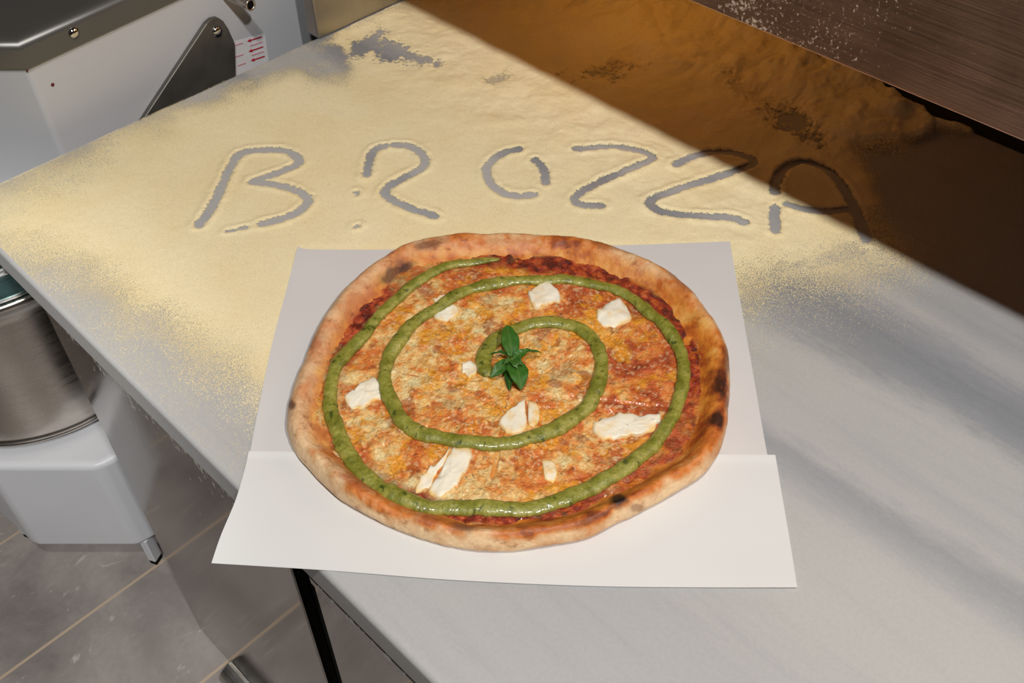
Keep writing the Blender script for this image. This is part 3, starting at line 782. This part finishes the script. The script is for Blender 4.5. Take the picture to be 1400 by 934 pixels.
# ------------------------------------------------------------------ basil
LEAF = mat_col('basil_leaf', .45, .4, .05, (300, .25, .0006), .03, .3)
ZB0 = ZP + .017
bas = tag(empty('basil_sprig', tuple(P(700, 491, ZB0))), 'small fresh green basil sprig on the middle of the pizza', 'basil')
def leaf(base, tip, width, zb_, zm, zt, roll=0, fold=.25, dark=1.0, seed=0):
    b = P(*base, ZB0 + zb_); t = P(*tip, ZB0 + zt)
    ax = t - b; L = ax.length; d = ax.normalized(); side = d.cross(Vector((0, 0, 1))).normalized()
    up = side.cross(d).normalized()
    q = Matrix.Rotation(math.radians(roll), 3, d); side = q @ side; up = q @ up
    NU, NV = 22, 13; V = []; C = []
    for th in (0, -.0005):
        for i in range(NU):
            u = i / (NU - 1)
            hw = width / 2 * (max(math.sin(math.pi * min(1, u ** .82 * 1.0)), 0) ** .8) + .0006 * (1 - u)
            arch = zm * math.sin(math.pi * u)
            for j in range(NV):
                v = j / (NV - 1) * 2 - 1
                p = b + d * (L * u) + side * (hw * v) + up * (arch + fold * hw * (abs(v) ** 1.5) - .25 * hw * fold * (abs(v) ** 4) + .0006 * math.sin(u * 19 + abs(v) * 4) * abs(v)) + up * th
                V.append(tuple(p))
                mid = math.exp(-(v * hw / .0006) ** 2); vein = .5 + .5 * math.sin((u * 26 - abs(v) * 7))
                c = lin(55, 104, 32) * dark * (.85 + .2 * vein * abs(v)); c = c * (1 - .45 * mid) + lin(96, 130, 56) * .45 * mid
                C.append(c)
    n = NU * NV; f = grid_faces(NU, NV)
    per = list(range(NV)) + [i * NV + NV - 1 for i in range(1, NU)] + [(NU - 1) * NV + j for j in range(NV - 2, -1, -1)] + [i * NV for i in range(NU - 2, 0, -1)]
    sd = np.array([(per[i], per[i] + n, per[(i + 1) % len(per)] + n, per[(i + 1) % len(per)]) for i in range(len(per))])
    mesh_np('leaf', np.array(V), np.r_[f, f[:, ::-1] + n, sd], LEAF, bas, True, np.array(C))
leaf((700,488), (693,444), .0168, .006, .003, .012, 6, .22, 1.0)
leaf((702,494), (713,533), .0190, .005, .0045, .002, -8, .12, 1.05)
leaf((700,494), (697,534), .0100, .001, .002, -.002, 25, .25, .6)
leaf((697,493), (670,517), .0110, .004, .003, .000, -18, .3, .95)
leaf((697,488), (671,484), .0060, .004, .003, .003, 30, .4, .95)
leaf((702,490), (740,482), .0085, .006, .004, .005, -25, .35, .95)
leaf((702,490), (722,479), .0085, .009, .002, .012, 10, .3, 1.1)
leaf((701,492), (715,500), .0070, .008, .002, .009, 0, .35, .85)
leaf((700,492), (708,505), .0055, .010, .002, .010, 10, .35, .9)
leaf((700,491), (689,497), .0045, .009, .001, .010, -10, .35, .9)
st0 = P(702, 486, ZB0 - .004); st1 = P(700, 492, ZB0 + .009)
lathe('stem', [(.0002, 0), (.0015, .0003), (.0014, .006), (.0013, (st1 - st0).length), (.0002, (st1 - st0).length + .001)], st0, plain('basil_stem', (98, 128, 58), .45), bas, 16, st1 - st0)

# ------------------------------------------------------------------ spiral mixer
mx0 = G(-.72, 1.30, 0)
RZ = math.atan2(R_[1], R_[0])
mix = tag(empty('spiral_mixer', tuple(mx0), RZ), 'white spiral dough mixer with steel bowl beside the end of the worktop', 'mixer')
bpy.context.view_layer.update()

BZ0, BZ1 = .075, .302
base_pl = [(-.797,.877),(-.6254,.877),(-.50,.975),(-.40,1.30),(-.40,1.72),(-1.03,1.72),(-1.03,1.30),(-.92,.975)]
prism('base', [G(r, f, BZ0) for r, f in base_pl], WHITE, mix, (0, 0, BZ1 - BZ0), .012, 4)
for (r, f) in ((-.622, .897), (-.86, .95), (-.46, 1.65), (-.97, 1.65)):
    c = G(r, f, 0)
    ft = prism('foot', [G(r + a, f + b, .0115) for a, b in ((-.009, -.007), (.006, -.012), (.012, .008), (-.004, .014))], WHITE, mix, (0, 0, .065), .002, 2)
    prism('rubber_pad', [G(r + a, f + b, .0005) for a, b in ((-.008, -.006), (.005, -.011), (.011, .007), (-.003, .013))], BLACK, ft, (0, 0, .0109), .001, 1)
# bowl
bc = G(-.78, 1.10, 0)
def bowl_prof():
    return [(.0, .318), (.15, .318), (.180, .3125), (.192, .3125), (.1965, .3145), (.1975, .3175), (.196, .3205), (.1935, .3225), (.1935, .328), (.199, .42), (.2045, .56), (.2065, .585), (.2125, .588), (.2165, .5925), (.2165, .5985), (.2125, .602), (.206, .601), (.2035, .596), (.2015, .56), (.196, .42), (.19, .345), (.17, .325), (.0, .323)]
lathe('bowl', bowl_prof(), bc, STEEL_BOWL, mix, 160)
lathe('bowl_cover', [(.204, .606), (.2145, .606), (.217, .610), (.216, .622), (.209, .627), (.207, .648), (.211, .652), (.2095, .664), (.196, .673), (.12, .684), (.0, .687), (.0, .6835), (.12, .6805), (.194, .669), (.2045, .661), (.203, .648), (.2035, .627), (.204, .61), (.204, .606)], bc, GLASS, mix, 160)
# head and column
C1 = (-.563, 1.012); fl = (.629, .777)
def sidept(s, out=0): return (C1[0] + fl[0] * s + .777 * out, C1[1] + fl[1] * s - .629 * out)
p2 = sidept(.52)
head_pl = [(-.96, 1.012), C1, p2, (p2[0], 1.74), (-.96, 1.74)]
prism('head', [G(r, f, .70) for r, f in head_pl], WHITE, mix, (0, 0, .2005), .006, 3)
s34 = sidept((1.335 - 1.012) / .777)
prism('column', [G(r, f, .3025) for r, f in [(-.95, 1.335), (s34[0] - .01, 1.335), (p2[0] - .01, sidept(.52)[1]), (p2[0] - .01, 1.70), (-.95, 1.70)]], WHITE, mix, (0, 0, .3970), .006, 3)
# steel lid
def off(pl, o):
    s0 = sidept(0, o); 
    k = (1.012 - o)
    # intersection of offset front and offset side
    ssx = (k - s0[1]) / fl[1]; cx = s0[0] + fl[0] * ssx
    e = sidept(.53, o)
    return [(-.96 - o, k), (cx, k), e, (e[0], 1.74 + o), (-.96 - o, 1.74 + o)]
bm = bmesh.new()
lev = [(.005, .897), (.005, .920), (.0042, .9245), (.0018, .9285), (-.002, .9315), (-.007, .9332), (-.02, .936), (-.10, .952)]
vs = []
for o, z in lev: vs.append([bm.verts.new(G(r, f, z)) for r, f in off(None, o)])
for a, b in zip(vs[:-1], vs[1:]):
    for i in range(5): bm.faces.new((a[i], a[(i + 1) % 5], b[(i + 1) % 5], b[i]))
bm.faces.new(vs[-1])
lid = bm_obj('lid', bm, STEEL_LID, mix, True); wn(lid)
nrm = G(.777, -.629, 0).normalized()
def on_side(px, py, out):                                   # a point of the flank, out metres proud of it
    s = sidept(0, out); return PP(px, py, tuple(G(s[0], s[1], .8)), nrm)
def screw(px, py, out, r, par):
    c = on_side(px, py, out)
    lathe('screw', [(.0, -.004), (r, -.004), (r, .0008), (r * .93, .002), (r * .7, .0034), (r * .35, .0042), (.0, .0044)], c, CHROME, par, 24, nrm)
screw(101, 45, .0055, .0068, lid)
# guard arm
arm_px = [(283,32),(290,26),(298,24),(306,29),(313,40),(322,60),(323,100),(323,150),(150,236),(205,150)]
front = [on_side(a, b, .0085) for a, b in arm_px]
arm = prism('guard_arm', front, STEEL_ARM, mix, -nrm * .008, .0016, 2)
screw(297, 43, .009, .0078, arm)
# tube with dark end
tip = on_side(343, 7, .055)
lathe('pipe_stub', [(.0, -.0545), (.0075, -.0545), (.0075, -.003), (.0078, -.001), (.0078, 0), (.0062, .0003), (.006, -.02), (.0, -.02)], tip, STEEL_BOWL, mix, 32, nrm)
lathe('pipe_bore', [(.0, -.0195), (.0058, -.0195), (.0058, -.0012), (.0, -.0010)], tip, BLACK, mix, 24, nrm)
# warning sticker with red arrows
stick = prism('sticker', [on_side(a, b, .0008) for a, b in ((316,58),(362,46),(367,80),(367,100),(316,118))], STICK, mix, -nrm * .0006)
def ink(name, pxs, mat): prism(name, [on_side(a, b, .0014) for a, b in pxs], mat, stick, -nrm * .0005)
for k, (x0, y0, x1, y1) in enumerate(((358,50.5,339,56.5),(360,64,341,70.5),(362,77,344,83))):
    dx, dy = x1 - x0, y1 - y0; l = math.hypot(dx, dy); dx /= l; dy /= l; nx, ny = -dy, dx
    q = lambda s, n: (x0 + dx * s + nx * n, y0 + dy * s + ny * n)
    ink('arrow', [q(0, -.8), q(l - 4, -.8), q(l - 4, -2.4), q(l + 1, 0), q(l - 4, 2.4), q(l - 4, .8), q(0, .8)], RED)
for (x0, y0, x1, y1) in ((342,63,359,57.5),(344,76,361,70.5),(322,62,332,59),(322,78,333,74.5),(325,90,336,86.5)):
    ink('print_line', [(x0, y0 - .8), (x1, y1 - .8), (x1, y1 + .8), (x0, y0 + .8)], PINK)
# two dried red specks on the enamel
for (a, b, r) in ((72, 116, .0024), (37, 97, .0014)):
    c = on_side(a, b, .0002)
    lathe('red_speck', [(.0, -.0002), (r, 0), (r * .7, .0005), (.0, .0007)], c, plain('dried_red', (96, 24, 24), .5), mix, 14, nrm)

# ------------------------------------------------------------------ light
def point(name, loc, w, rad, col):
    l = bpy.data.lights.new(name, 'POINT'); l.energy = w; l.shadow_soft_size = rad; l.color = col
    o = bpy.data.objects.new(name, l); COL.objects.link(o); o.location = loc; return o
def track(y, z, w, rad, col):
    x = .70 - .5636 * (z - .276)
    return point('track_lamp', (x, y, ZT + z), w, rad, col)
WARM = (1, .985, .952)
def spot(name, loc, aim, w, rad, ang, blend, col):
    l = bpy.data.lights.new(name, 'SPOT'); l.energy = w; l.shadow_soft_size = rad; l.color = col
    l.spot_size = math.radians(ang); l.spot_blend = blend
    o = bpy.data.objects.new(name, l); COL.objects.link(o); o.location = loc
    o.rotation_euler = (Vector(aim) - Vector(loc)).to_track_quat('-Z', 'Y').to_euler(); return o
tx_ = .70 - .5636 * (1.75 - .276)
spot('track_and_fill_spot', (tx_, -.85, ZT + 1.75), (.52, .62, ZT), 100, .045, 78, .9, WARM)
spot('track_and_fill_spot', (tx_, -.12, ZT + 1.75), (.52, .60, ZT), 65, .045, 96, .9, WARM)
spot('track_and_fill_spot', (-1.25, -.15, 2.35), (.02, 1.06, .15), 150, .05, 31, .6, WARM)  # added off the track to brighten the mixer base and floor
point('added_shelf_glow', (1.03, .76, ZT + .24), .38, .03, (1, .46, .08))  # added warm lamp with no fitting, brightens the shaded flour under the shelf

W = bpy.data.worlds.new('world'); SC.world = W; W.use_nodes = True
W.node_tree.nodes['Background'].inputs[0].default_value = (.015, .0125, .0105, 1)
W.node_tree.nodes['Background'].inputs[1].default_value = 1.0

cam = bpy.data.cameras.new('camera'); cam.sensor_width = 36; cam.lens = FPX / 1400 * 36; cam.clip_start = .02
co = bpy.data.objects.new('camera', cam); COL.objects.link(co)
co.location = (0, 0, CAMZ)
dv = Vector((F_[0] * CT, F_[1] * CT, -ST))
co.rotation_euler = dv.to_track_quat('-Z', 'Y').to_euler()
SC.camera = co
vs_ = SC.view_settings
SC.display_settings.display_device = 'sRGB'
vs_.view_transform = 'Standard'; vs_.look = 'None'; vs_.gamma = 1; vs_.exposure = 0; vs_.use_curve_mapping = False
